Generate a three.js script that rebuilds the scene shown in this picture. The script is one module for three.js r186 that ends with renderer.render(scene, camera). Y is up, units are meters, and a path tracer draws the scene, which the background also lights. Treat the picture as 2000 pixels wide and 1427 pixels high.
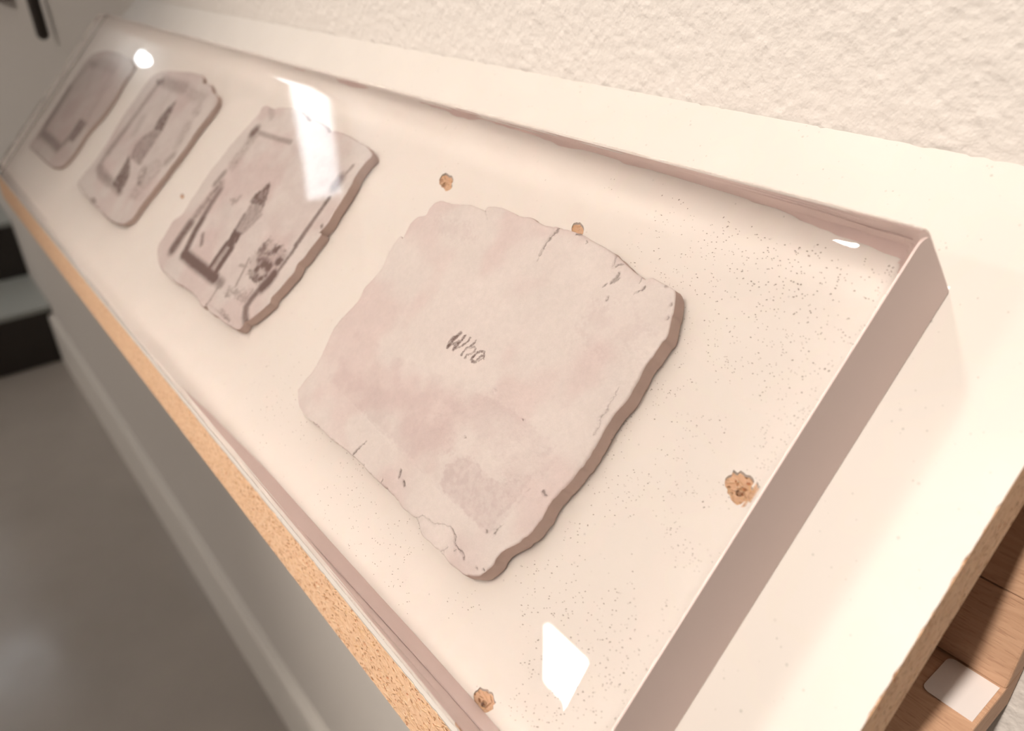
import * as THREE from 'three';
import { mergeGeometries, toCreasedNormals, mergeVertices } from 'three/addons/utils/BufferGeometryUtils.js';
import { RoundedBoxGeometry } from 'three/addons/geometries/RoundedBoxGeometry.js';
import { RectAreaLightUniformsLib } from 'three/addons/lights/RectAreaLightUniformsLib.js';

// ------------------------------------------------------------------ camera, lights, exposure
const scene = new THREE.Scene();
const renderer = new THREE.WebGLRenderer();
renderer.toneMapping = THREE.LinearToneMapping;
renderer.toneMappingExposure = 14.2;
renderer.shadowMap.enabled = true;
RectAreaLightUniformsLib.init();

const YS = 0.93;                                   // height of the line where the shelf meets the wall
const CAM_R = new THREE.Vector3(0.62397113, -0.01637515, -0.7812758);
const CAM_U = new THREE.Vector3(-0.37913145, 0.86788658, -0.32098633);
const CAM_F = new THREE.Vector3(-0.68331498, -0.49649243, -0.53532784);
const CAM_P = new THREE.Vector3(0, YS + 0.04611244, 0.1872328);
const FPX = 1516.61;                               // focal length in pixels of the 2000 x 1427 frame
const camera = new THREE.PerspectiveCamera(2 * Math.atan(713.5 / FPX) * 180 / Math.PI, 2000 / 1427, 0.01, 40);
camera.position.copy(CAM_P);
camera.quaternion.setFromRotationMatrix(new THREE.Matrix4().makeBasis(CAM_R, CAM_U, CAM_F.clone().negate()));
camera.focus = 0.2;
camera.userData.fStop = 12.5;
scene.add(camera);

const WARM = [1.0, 0.888, 0.785];
function spot(pos, target, power, angle, penumbra, col, radius = 2) {
  const l = new THREE.SpotLight(new THREE.Color().setRGB(...col), power, 0, angle, penumbra, 2);
  l.position.set(...pos); l.target.position.set(...target);
  l.castShadow = true; l.shadow.radius = radius; l.shadow.mapSize.set(2048, 2048); l.shadow.camera.near = 0.05; l.shadow.camera.far = 8;
  scene.add(l, l.target);
  return l;
}
function area(pos, look, w, h, col, power) {
  const l = new THREE.RectAreaLight(new THREE.Color().setRGB(...col), power, w, h);
  l.position.set(...pos); l.lookAt(...look);
  scene.add(l);
  return l;
}
const SPOT_A = [-0.90, 2.76, 0.26], TARGET_A = [-0.17, YS - 0.04, 0.07];
spot(SPOT_A, TARGET_A, 0.24, 0.27, 1, WARM, 4);
const ADDED_SPOT = [0.0, 2.76, 1.75], TARGET_C = [-0.06, YS - 0.06, 0.08];  // added unseen key light that brightens the shelf from the front
spot(ADDED_SPOT, TARGET_C, 2.05, 0.265, 1, WARM, 4);
const PANEL = [-2.15, 2.885, 3.80];                // ceiling light panel mirrored in the resin
area([PANEL[0], PANEL[1] - 0.012, PANEL[2]], [PANEL[0], 0, PANEL[2]], 0.5, 0.5, [1, 0.92, 0.84], 5.2);
const TRANSOM = [-4.19, 2.685, 0.90];               // daylit window high in the end wall
area([TRANSOM[0] + 0.02, TRANSOM[1], TRANSOM[2]], [0, TRANSOM[1], TRANSOM[2]], 0.98, 0.22, [0.86, 0.93, 1.0], 0.2);

// ------------------------------------------------------------------ helpers
const { sin, cos, sqrt, floor, max, min, abs, exp, PI, hypot } = Math;
const S45 = Math.SQRT1_2;
const clamp = (v, a = 0, b = 1) => v < a ? a : v > b ? b : v;
const smooth = (a, b, v) => { const t = clamp((v - a) / (b - a)); return t * t * (3 - 2 * t); };
const lerp = (a, b, t) => a + (b - a) * t;
function rng(seed) { let s = seed >>> 0; return () => { s = (s + 0x6D2B79F5) >>> 0; let t = s; t = Math.imul(t ^ (t >>> 15), t | 1); t ^= t + Math.imul(t ^ (t >>> 7), t | 61); return ((t ^ (t >>> 14)) >>> 0) / 4294967296; }; }
function hash2(i, j, k) { let h = Math.imul(i, 374761393) ^ Math.imul(j, 668265263) ^ Math.imul(k, 2147483647 - 1274126177); h = Math.imul(h ^ (h >>> 13), 1274126177); h ^= h >>> 16; return (h >>> 0) / 4294967296; }
function noise(x, y, k = 0, period = 0) {
  const i = floor(x), j = floor(y); let fx = x - i, fy = y - j; fx = fx * fx * (3 - 2 * fx); fy = fy * fy * (3 - 2 * fy);
  const w = period ? (v) => ((v % period) + period) % period : (v) => v;
  const a = hash2(w(i), w(j), k), b = hash2(w(i + 1), w(j), k), c = hash2(w(i), w(j + 1), k), d = hash2(w(i + 1), w(j + 1), k);
  return a + (b - a) * fx + (c - a) * fy + (a - b - c + d) * fx * fy;
}
function fbm(x, y, oct = 4, k = 0, period = 0) { let v = 0, a = 0.5, t = 0; for (let o = 0; o < oct; o++) { v += a * noise(x, y, k + o * 17, period); t += a; a *= 0.5; x *= 2; y *= 2; period *= 2; } return v / t; }

// A pixel of the photograph as a point (x, s) on a plane parallel to the shelf's top, n above it: x runs along the wall, s down the slope.
// Inside the resin the sight line is bent at its top face.
const BLOCK_H = 0.02673, IOR = 1.5;
function toPlane(px, py, n, inResin = true) {
  const d = new THREE.Vector3().addScaledVector(CAM_R, (px - 1000) / FPX).addScaledVector(CAM_U, -(py - 713.5) / FPX).add(CAM_F).normalize();
  let L = { x: d.x, n: (d.y + d.z) * S45, s: (-d.y + d.z) * S45 };
  const y = CAM_P.y - YS, z = CAM_P.z;
  let o = { x: CAM_P.x, n: (y + z) * S45, s: (-y + z) * S45 };
  if (inResin) {
    const t = (BLOCK_H - o.n) / L.n; o = { x: o.x + t * L.x, n: BLOCK_H, s: o.s + t * L.s };
    const r = 1 / IOR; L = { x: L.x * r, s: L.s * r, n: -sqrt(1 - r * r * (L.x * L.x + L.s * L.s)) };
  }
  const t = (n - o.n) / L.n;
  return [o.x + t * L.x, o.s + t * L.s];
}

const rgb = (r, g, b) => new THREE.Color().setRGB(r, g, b);
function mat(color, o = {}) { return new THREE.MeshPhysicalMaterial({ color: rgb(...color), roughness: 0.7, ...o }); }
function tex(w, h, fill, srgb = false) {                    // fill(i, j) -> [r, g, b] 0..1 (linear when srgb is set: encoded here)
  const a = new Uint8Array(w * h * 4);
  const enc = (v) => v <= 0.0031308 ? v * 12.92 : 1.055 * Math.pow(v, 1 / 2.4) - 0.055;
  for (let j = 0; j < h; j++) for (let i = 0; i < w; i++) {
    const c = fill(i, j), at = (j * w + i) * 4;
    for (let q = 0; q < 3; q++) a[at + q] = 255 * clamp(srgb ? enc(clamp(c[q])) : c[q]) + 0.5;
    a[at + 3] = 255;
  }
  const t = new THREE.DataTexture(a, w, h); t.magFilter = THREE.LinearFilter; t.minFilter = THREE.LinearFilter;
  t.wrapS = t.wrapT = THREE.RepeatWrapping; if (srgb) t.colorSpace = THREE.SRGBColorSpace; t.needsUpdate = true;
  return t;
}
function tiled(t, metresU, metresV = metresU) { const c = t.clone(); c.repeat.set(1 / metresU, 1 / metresV); c.needsUpdate = true; return c; }
function boxGeo(x0, x1, y0, y1, z0, z1) {                   // a box whose uv is in metres
  const g = new THREE.BoxGeometry(x1 - x0, y1 - y0, z1 - z0); g.translate((x0 + x1) / 2, (y0 + y1) / 2, (z0 + z1) / 2);
  return metreUV(g);
}
function metreUV(g) {
  const p = g.attributes.position, nn = g.attributes.normal, uv = new Float32Array(p.count * 2);
  for (let i = 0; i < p.count; i++) {
    const ax = abs(nn.getX(i)), ay = abs(nn.getY(i)), az = abs(nn.getZ(i)), x = p.getX(i), y = p.getY(i), z = p.getZ(i);
    const [a, b] = ax >= ay && ax >= az ? [z, y] : ay >= az ? [x, z] : [x, y];
    uv[i * 2] = a; uv[i * 2 + 1] = b;
  }
  g.setAttribute('uv', new THREE.BufferAttribute(uv, 2));
  return g;
}
const numbers = {};
function numbered(name) { const n = numbers[name] = (numbers[name] ?? -1) + 1; return n ? `${name}_${String(n).padStart(3, '0')}` : name; }
function mesh(name, geo, material, parent = scene) {
  const o = new THREE.Mesh(geo, material); o.name = parent === scene ? numbered(name) : name; o.castShadow = o.receiveShadow = true; parent.add(o); return o;
}
function thing(name, label, category, pos = [0, 0, 0], group) {
  const o = new THREE.Group(); o.name = numbered(name); o.position.set(...pos); o.userData = { label, category }; if (group) o.userData.group = group; scene.add(o); return o;
}
function slope(o) { o.position.set(0, YS, 0); o.rotation.x = PI / 4; return o; }   // local x, y = n, z = s of the tilted shelf
function struct(name, geo, material) { const o = mesh(name, geo, material); o.userData.kind = 'structure'; return o; }

// ------------------------------------------------------------------ materials
const plasterH = (() => {                                    // rolled plaster: small soft lumps
  const n = 1024, T = 64;
  return tex(n, n, (i, j) => {
    const u = i / n * T, v = j / n * T;
    const b = fbm(u * 2, v * 2, 3, 5, T * 2), c = fbm(u * 0.25, v * 0.25, 2, 13, T / 4);
    const h = 0.34 * noise(u, v, 3, T) + 0.22 * noise(u * 0.5, v * 0.5, 4, T / 2) + 0.28 * b + 0.16 * c; return [h, h, h];
  });
})();
const plaster = mat([0.61, 0.58, 0.55], { roughness: 0.85, bumpMap: tiled(plasterH, 0.15), bumpScale: 0.0008 });
const paintWhite = mat([0.78, 0.76, 0.72], { roughness: 0.45 });
const baseMat = mat([0.72, 0.69, 0.65], { roughness: 0.4 });
const ceilingMat = mat([0.8, 0.78, 0.75], { roughness: 0.9 });
const floorMat = (() => {
  const n = 1024, r = rng(5), fl = [];
  for (let k = 0; k < 7; k++) fl.push([r() * n, r() * n, 2 + r() * 3]);
  const grid = new Float32Array(n * n);
  for (const [x, y, q] of fl) for (let j = -9; j < 10; j++) for (let i = -9; i < 10; i++) { const d = hypot(i, j); if (d < q) grid[((y + j + n) % n | 0) * n + ((x + i + n) % n | 0)] = 0.5; }
  const color = tex(n, n, (i, j) => { const a = fbm(i / 64, j / 64, 4, 21, 16), f = grid[j * n + i] * 0.3; return [0.37 + 0.06 * a + f, 0.338 + 0.055 * a + f, 0.31 + 0.05 * a + f]; }, true);
  const rough = tex(512, 512, (i, j) => { const a = 0.10 + 0.16 * fbm(i / 40, j / 40, 4, 31, 12.8); return [a, a, a]; });
  return mat([1, 1, 1], { roughness: 1, map: tiled(color, 1.6), roughnessMap: tiled(rough, 0.9) });
})();
function chipTexture(w, h, mm, seed, dens = 1) {              // pressed wood chips: w x h pixels, mm per pixel
  const r = rng(seed), c = new Float32Array(w * h * 3), b = new Float32Array(w * h);
  for (let j = 0; j < h; j++) for (let i = 0; i < w; i++) {
    const a = fbm(i / 10, j / 6, 3, seed, 0), at = (j * w + i) * 3; c[at] = 0.66 + 0.16 * a; c[at + 1] = 0.42 + 0.14 * a; c[at + 2] = 0.27 + 0.10 * a; b[j * w + i] = 0.5;
  }
  const palette = [[0.78, 0.57, 0.38], [0.70, 0.47, 0.29], [0.84, 0.64, 0.45], [0.60, 0.35, 0.18], [0.36, 0.15, 0.05], [0.68, 0.40, 0.22], [0.76, 0.50, 0.26], [0.25, 0.10, 0.035], [0.55, 0.20, 0.09]];
  const count = w * h / 60 * dens;
  for (let k = 0; k < count; k++) {
    const px = r() * w, py = r() * h, dark = r() < 0.2, len = (dark ? 0.5 + 1.5 * r() * r() : 0.6 + 2.8 * r()) / mm / 2, wid = (dark ? 0.28 + 0.3 * r() : 0.12 + 0.3 * r()) / mm / 2 + 0.4;
    const an = (r() - 0.5) * (r() < 0.3 ? PI : 1.1), ca = cos(an), sa = sin(an), col = dark ? palette[r() < 0.5 ? 4 : r() < 0.5 ? 7 : 8] : palette[r() * 7 | 0], hv = dark ? 0.15 : 0.35 + 0.6 * r(), al = dark ? 0.9 : 0.45 + 0.3 * r();
    const R = Math.ceil(max(len, wid)) + 1;
    for (let j = -R; j <= R; j++) for (let i = -R; i <= R; i++) {
      const u = (i * ca + j * sa) / len, v = (-i * sa + j * ca) / wid, d = u * u + v * v; if (d > 1) continue;
      const y = floor(py + j), x = ((floor(px + i) % w) + w) % w; if (y < 0 || y >= h) continue;
      const at = y * w + x, t = al * smooth(1, 0.6, d); for (let q = 0; q < 3; q++) c[at * 3 + q] = lerp(c[at * 3 + q], col[q], t); b[at] = lerp(b[at], hv, t);
    }
  }
  return [tex(w, h, (i, j) => { const at = (j * w + i) * 3; return [c[at], c[at + 1], c[at + 2]]; }, true), tex(w, h, (i, j) => { const v = b[j * w + i]; return [v, v, v]; })];
}
const [chipC, chipH] = chipTexture(1600, 224, 0.125, 77);       // 200 mm x 28 mm
const chipboard = mat([1, 1, 1], { roughness: 0.85, map: tiled(chipC, 0.2, 0.028), bumpMap: tiled(chipH, 0.2, 0.028), bumpScale: 0.0006 });
const [woodC, woodH] = (() => {
  const w = 1024, h = 512;
  const f = (i, j) => { const warp = fbm(i / 256 * 2, j / 64, 3, 40, 0) * 2.2; const g = fbm(i / 256 * 1.5, j / 512 * 70 + warp * 4, 3, 43, 0), g2 = noise(i / 256 * 5, j / 512 * 220 + warp * 6, 51, 0), p = smooth(0.72, 0.9, noise(i / 18, j / 2.2, 61)); return [g, g2, p]; };
  return [tex(w, h, (i, j) => { const [g, g2, p] = f(i, j), a = 0.55 * g + 0.25 * g2; return [0.62 - 0.2 * a - 0.08 * p, 0.40 - 0.16 * a - 0.06 * p, 0.265 - 0.12 * a - 0.04 * p]; }, true), tex(w, h, (i, j) => { const [g, g2, p] = f(i, j), v = 0.6 - 0.3 * g2 - 0.4 * p; return [v, v, v]; })];
})();
const wood = mat([1, 1, 1], { roughness: 0.65, map: tiled(woodC, 0.16, 0.08), bumpMap: tiled(woodH, 0.16, 0.08), bumpScale: 0.0001 });
const laminate = (() => {
  const n = 1024, r = rng(9), g = new Float32Array(n * n);
  for (let k = 0; k < 500; k++) { const x = r() * n, y = r() * n, q = 0.7 + r() * 1.6, v = 0.1 + 0.35 * r(); for (let j = -3; j < 4; j++) for (let i = -3; i < 4; i++) if (hypot(i, j) < q) g[((y + j + n) % n | 0) * n + ((x + i + n) % n | 0)] = v; }
  const c = tex(n, n, (i, j) => { const a = fbm(i / 128, j / 128, 3, 71, 8) * 0.03, d = 1 - g[j * n + i] * 0.6; return [(0.49 + a) * d, (0.46 + a) * d, (0.43 + a) * d]; }, true);
  return mat([1, 1, 1], { roughness: 0.42, map: tiled(c, 0.13) });
})();
const resin = mat([1, 1, 1], { transmission: 1, thickness: 0.02, roughness: 0, ior: IOR, attenuationColor: rgb(0.865, 0.775, 0.735), attenuationDistance: 0.16 });
const brightSheet = (() => {  // shelf laminate under the resin, its brightness put into a paler colour
  const n = 1024, r = rng(19), g = new Float32Array(n * n);
  for (let k = 0; k < 260; k++) { const x = r() * n, y = r() * n, q = 0.7 + r() * 1.4, v = 0.1 + 0.3 * r(); for (let j = -3; j < 4; j++) for (let i = -3; i < 4; i++) if (hypot(i, j) < q) g[((y + j + n) % n | 0) * n + ((x + i + n) % n | 0)] = v; }
  const c = tex(n, n, (i, j) => { const a = fbm(i / 128, j / 128, 3, 75, 8) * 0.025, d = 1 - g[j * n + i] * 0.5; return [(0.94 + a) * d, (0.92 + a) * d, (0.885 + a) * d]; }, true);
  return mat([1, 1, 1], { roughness: 0.9, map: tiled(c, 0.13) });
})();
const darkMetal = mat([0.03, 0.03, 0.03], { roughness: 0.4, metalness: 0.5 });

// ------------------------------------------------------------------ the room
const RX0 = -4.2, RX1 = 2.2, RZ1 = 4.5, RY = 2.9, TH = 0.16;
struct('floor', boxGeo(RX0 - TH, RX1 + TH, -0.12, 0, -TH, RZ1 + TH), floorMat);
struct('ceiling', boxGeo(RX0 - TH, RX1 + TH, RY, RY + 0.12, -TH, RZ1 + TH), ceilingMat);
struct('wall_back', boxGeo(RX0 - TH, RX1 + TH, 0, RY, -TH, 0), plaster);
struct('wall_right', boxGeo(RX1, RX1 + TH, 0, RY, 0, RZ1), plaster);
struct('wall_front', boxGeo(RX0 - TH, RX1 + TH, 0, RY, RZ1, RZ1 + TH), plaster);
{ // end wall with a real opening for the transom window
  const y0 = TRANSOM[1] - 0.14, y1 = TRANSOM[1] + 0.14, z0 = TRANSOM[2] - 0.52, z1 = TRANSOM[2] + 0.52, x0 = RX0 - TH, x1 = RX0;
  struct('wall_left', mergeGeometries([boxGeo(x0, x1, 0, y0, 0, RZ1), boxGeo(x0, x1, y1, RY, 0, RZ1), boxGeo(x0, x1, y0, y1, 0, z0), boxGeo(x0, x1, y0, y1, z1, RZ1)]), plaster);
  const w = new THREE.Group(); w.name = 'window_1'; w.userData.kind = 'structure'; scene.add(w);
  const f = 0.03, xa = x1 - 0.06, xb = x1 - 0.01;
  mesh('window_frame', mergeGeometries([boxGeo(xa, xb, y0, y0 + f, z0, z1), boxGeo(xa, xb, y1 - f, y1, z0, z1), boxGeo(xa, xb, y0 + f, y1 - f, z0, z0 + f), boxGeo(xa, xb, y0 + f, y1 - f, z1 - f, z1)]), paintWhite, w);
  mesh('window_pane', boxGeo(x1 - 0.04, x1 - 0.034, y0 + f, y1 - f, z0 + f, z1 - f), mat([0.8, 0.85, 0.9], { roughness: 0.5, emissive: rgb(0.86, 0.93, 1.0), emissiveIntensity: 0.12 }), w);
}
{ // baseboard with a rounded top
  const s = new THREE.Shape(); const h = 0.132, d = 0.013;
  s.moveTo(0, 0); s.lineTo(d, 0); s.lineTo(d, h - 0.012); s.quadraticCurveTo(d, h - 0.002, d - 0.009, h); s.lineTo(0, h);
  const g = new THREE.ExtrudeGeometry(s, { depth: RX1 + 2.128, bevelEnabled: false, curveSegments: 8 });
  g.rotateY(PI / 2);                                     // depth along +x, profile x to -z
  const p = g.attributes.position; for (let i = 0; i < p.count; i++) p.setZ(i, -p.getZ(i)); g.index && g.index.array.reverse();
  const ix = []; for (let i = 0; i < p.count; i += 3) ix.push(i, i + 2, i + 1); g.setIndex(ix);
  g.translate(-2.128, 0, 0); g.computeVertexNormals();
  struct('baseboard_back', toCreasedNormals(g.toNonIndexed(), 0.6), baseMat);
}
{ // stairs that climb away along the wall
  const st = thing('staircase', 'dark brown stair risers with pale grey treads climbing beside the white wall', 'stairs', [-2.128, 0, 0]);
  const riser = mat([0.032, 0.024, 0.02], { roughness: 0.5 }), tread = mat([0.42, 0.45, 0.44], { roughness: 0.4 });
  const rh = 0.155, td = 0.255, wd = 1.1;
  for (let k = 0; k < 7; k++) {
    mesh('riser', boxGeo(-k * td - 0.02, -k * td, k * rh, (k + 1) * rh - 0.012, 0.001, wd), riser, st);
    mesh('tread', boxGeo(-(k + 1) * td - 0.02, -k * td + 0.008, (k + 1) * rh - 0.012, (k + 1) * rh, 0.001, wd), tread, st);
  }
}
{ // things on the wall far along
  const bar = thing('wall_bar', 'dark narrow wooden bar hanging upright on the white wall', 'wall bar', [-1.07, 0.868, 0]);
  const s = new THREE.CapsuleGeometry(0.0065, 0.5, 6, 14); s.translate(0, 0.2565, 0.012); mesh('bar', s, mat([0.035, 0.026, 0.022], { roughness: 0.5 }), bar);
  mesh('mount', boxGeo(-0.008, 0.008, 0.3, 0.33, 0, 0.01), darkMetal, bar);
  const c = thing('wall_canvas', 'small maroon canvas hanging on the wall beyond the dark bar', 'canvas', [-1.42, 0.897, 0.001]);
  mesh('painted_face', boxGeo(-0.15, 0.15, 0, 0.3, 0.018, 0.02), mat([0.12, 0.012, 0.03]), c); mesh('stretcher', boxGeo(-0.148, 0.148, 0.002, 0.298, 0, 0.018), mat([0.1, 0.012, 0.03]), c);
}

// ------------------------------------------------------------------ lamps
function spotFitting(pos, target, label) {
  const t = thing('track_spotlight', label, 'spotlight', pos, 'ceiling track spotlights');
  const dir = new THREE.Vector3(...target).sub(new THREE.Vector3(...pos)).normalize();
  const q = new THREE.Quaternion().setFromUnitVectors(new THREE.Vector3(0, -1, 0), dir);
  const can = new THREE.LatheGeometry([[0.0, 0.10], [0.03, 0.10], [0.034, 0.094], [0.034, 0.012], [0.032, 0.012], [0.032, 0.03], [0.0, 0.03]].map(([a, b]) => new THREE.Vector2(a, b)), 28);
  can.applyQuaternion(q); mesh('lamp_can', can, paintWhite, t);
  const lens = new THREE.CylinderGeometry(0.03, 0.03, 0.004, 28); lens.translate(0, 0.026, 0); lens.applyQuaternion(q);
  mesh('lamp_lens', lens, mat([1, 0.9, 0.8], { emissive: rgb(...WARM), emissiveIntensity: 1.5 }), t);
  mesh('stem', new THREE.CylinderGeometry(0.006, 0.006, 2.9 - pos[1] - 0.06, 10).translate(0, (2.9 - pos[1] + 0.06) / 2, 0), paintWhite, t);
  return t;
}
spotFitting(SPOT_A, TARGET_A, 'white track spotlight aimed at the near half of the shelf');
spotFitting(ADDED_SPOT, TARGET_C, 'added unseen front key light built as a white track spotlight');
{
  const p = thing('ceiling_light_panel', 'square glowing light panel set in the ceiling', 'ceiling light', [PANEL[0], PANEL[1], PANEL[2]]);
  mesh('diffuser', boxGeo(-0.25, 0.25, -0.004, 0.0, -0.25, 0.25), mat([0.9, 0.9, 0.88], { emissive: rgb(1, 0.93, 0.84), emissiveIntensity: 1.2 }), p);
  mesh('panel_frame', mergeGeometries([boxGeo(-0.27, 0.27, -0.006, 0.015, -0.27, -0.25), boxGeo(-0.27, 0.27, -0.006, 0.015, 0.25, 0.27), boxGeo(-0.27, -0.25, -0.006, 0.015, -0.25, 0.25), boxGeo(0.25, 0.27, -0.006, 0.015, -0.25, 0.25)]), paintWhite, p);
}

{
  const p = thing('wall_lamp', 'small white oval wall lamp on the end wall above the stairs', 'wall lamp', [RX0, 1.85, 0.53]);
  mesh('lamp_plate', new THREE.CylinderGeometry(0.03, 0.03, 0.02, 20).rotateZ(PI / 2).translate(0.01, 0, 0), paintWhite, p);
  mesh('lamp_shade', new THREE.SphereGeometry(0.036, 20, 14).scale(0.5, 0.75, 1).translate(0.04, 0, 0), mat([0.9, 0.92, 0.95], { emissive: rgb(0.9, 0.97, 1), emissiveIntensity: 0.7 }), p);
  const l = new THREE.PointLight(rgb(0.9, 0.97, 1), 0.003, 0, 2); l.position.set(RX0 + 0.085, 1.85, 0.53); l.castShadow = true; scene.add(l);
}
// ------------------------------------------------------------------ the tilted shelf
const XE = -0.0319, XFAR = -0.70, XFAR_FRONT = -0.775, BOARD_T = 0.0178, SFRONT = 0.1777, LAM = 0.0005;
const holesPx = [[872, 355, 13, 17, 1], [1128, 449, 12, 15, 2], [1440, 947, 29, 32, 3], [946, 1366, 21, 24, 4], [356, 383, 4, 5, 5]];
const holePlan = holesPx.map(([px, py, rx, ry, k]) => {
  const c = toPlane(px, py, 0), a = toPlane(px + rx, py, 0), b = toPlane(px, py + ry, 0), pts = [];
  const n = 26; for (let i = 0; i < n; i++) { const w = i / n * 2 * PI, q = 0.78 + 0.42 * noise(i * 0.9, k * 7.3, 80); pts.push([c[0] + (cos(w) * (a[0] - c[0]) + sin(w) * (b[0] - c[0])) * q, c[1] + (cos(w) * (a[1] - c[1]) + sin(w) * (b[1] - c[1])) * q]); }
  const r = min(hypot(a[0] - c[0], a[1] - c[1]), hypot(b[0] - c[0], b[1] - c[1]));
  return { c, pts, r };
});
function sheared(shape, n0, n1) {                            // a slab between n0 and n1 whose edges are cut plumb
  const g = new THREE.ExtrudeGeometry(shape, { depth: n1 - n0, bevelEnabled: false, curveSegments: 10 });
  g.rotateX(PI / 2); g.translate(0, n1, 0);                  // shape (x, s) -> (x, n, s)
  g.computeVertexNormals(); metreUV(g);
  const p = g.attributes.position; for (let i = 0; i < p.count; i++) p.setZ(i, p.getZ(i) - p.getY(i));
  g.computeVertexNormals();
  return g;
}
{
  const shelf = slope(thing('shelf_board', 'cream laminated particleboard shelf tilted against the white wall', 'shelf'));
  const rect = (rough) => {                                    // outline with small saw chips
    const s = new THREE.Shape(), pts = [], step = 0.0012, seg = (x0, s0, x1, s1, nx, ns, amp) => {
      const L = hypot(x1 - x0, s1 - s0), m = floor(L / step);
      for (let i = 0; i < m; i++) { const t = i / m, x = lerp(x0, x1, t), y = lerp(s0, s1, t), q = rough * amp * (0.3 * noise(t * L * 900, nx * 5 + ns * 3 + 9, 90) + 1.0 * smooth(0.66, 0.95, noise(t * L * 450, nx * 3 + ns * 7 + 20, 91))); pts.push([x + nx * q, y + ns * q]); }
    };
    seg(XFAR, 0.0008, XE, 0.0008, 0, 1, 0.0004); seg(XE, 0.0008, XE, SFRONT, -1, 0, 0.00025); seg(XE, SFRONT, XFAR_FRONT, SFRONT, 0, -1, 0.0002); seg(XFAR_FRONT, SFRONT, XFAR, 0.0008, 1, 0, 0.0004);
    pts.forEach(([x, y], i) => i ? s.lineTo(x, y) : s.moveTo(x, y)); s.closePath(); return s;
  };
  const top = rect(1);
  for (const h of holePlan) { const p = new THREE.Path(); h.pts.slice().reverse().forEach(([x, y], i) => i ? p.lineTo(x, y) : p.moveTo(x, y)); p.closePath(); top.holes.push(p); }
  mesh('laminate_face', sheared(top, -LAM, 0), laminate, shelf);
  const plain = () => { const s = new THREE.Shape(); s.moveTo(XFAR, 0.0008); s.lineTo(XE, 0.0008); s.lineTo(XE, SFRONT); s.lineTo(XFAR_FRONT, SFRONT); s.closePath(); return s; };
  const upper = plain();
  for (const [k, dx, ds] of [[0, -0.1, 0.15], [2, 0.25, 0.15], [3, 0.1, 0.1]]) { const h = holePlan[k], p = new THREE.Path(); p.absarc(h.c[0] + dx * h.r, h.c[1] + ds * h.r, h.r * 0.32, 0, 2 * PI, true); upper.holes.push(p); }
  mesh('particleboard_core', mergeGeometries([sheared(upper, -0.0045, -LAM), sheared(plain(), -BOARD_T, -0.0045)]), chipboard, shelf);
}

// ------------------------------------------------------------------ wooden support under the shelf
{
  const bx0 = XFAR + 0.02, bx1 = -0.0256;
  const t = thing('shelf_support', 'triangular wooden support box with open end under the tilted shelf', 'shelf support', [0, YS, 0]);
  const under = (z) => -z - 2 * BOARD_T * S45 - 0.0006;      // height of the shelf's underside at z
  const prism = (poly) => { const s = new THREE.Shape(); poly.forEach(([z, y], i) => i ? s.lineTo(z, y) : s.moveTo(z, y)); s.closePath(); const g = new THREE.ExtrudeGeometry(s, { depth: bx1 - bx0, bevelEnabled: true, bevelThickness: 0.0006, bevelSize: 0.0006, bevelOffset: -0.0006, bevelSegments: 2 }); g.rotateY(-PI / 2); const p = g.attributes.position; g.translate(bx1, 0, 0); return metreUV(g); };
  mesh('back_rail', prism([[0.0006, -0.0950], [0.012, -0.0950], [0.012, under(0.012)], [0.0006, under(0.0006)]]), wood, t);
  mesh('back_rail', prism([[0.0006, -0.1232], [0.012, -0.1232], [0.012, -0.0956], [0.0006, -0.0956]]), wood, t);
  mesh('bottom_rail', prism([[0.0006, -0.1385], [0.1085, -0.1385], [0.0975, -0.1238], [0.0006, -0.1238]]), wood, t);
  const l = new THREE.Shape(); const lx0 = -0.0388, lx1 = -0.0262, lz0 = 0.0125, lz1 = 0.0275, r = 0.0022;
  l.moveTo(lx0 + r, lz0); l.lineTo(lx1, lz0); l.lineTo(lx1, lz1); l.lineTo(lx0 + r, lz1); l.quadraticCurveTo(lx0, lz1, lx0, lz1 - r); l.lineTo(lx0, lz0 + r); l.quadraticCurveTo(lx0, lz0, lx0 + r, lz0);
  const g = new THREE.ExtrudeGeometry(l, { depth: 0.0002, bevelEnabled: false }); g.rotateX(PI / 2); g.translate(0, -0.1235, 0);
  const st = mesh('paper_label', g, mat([0.74, 0.70, 0.69], { roughness: 0.6 }), scene); st.position.set(0, YS, 0);
  st.userData = { label: 'small blank white paper label stuck inside the wooden support', category: 'label' };
}

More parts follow.
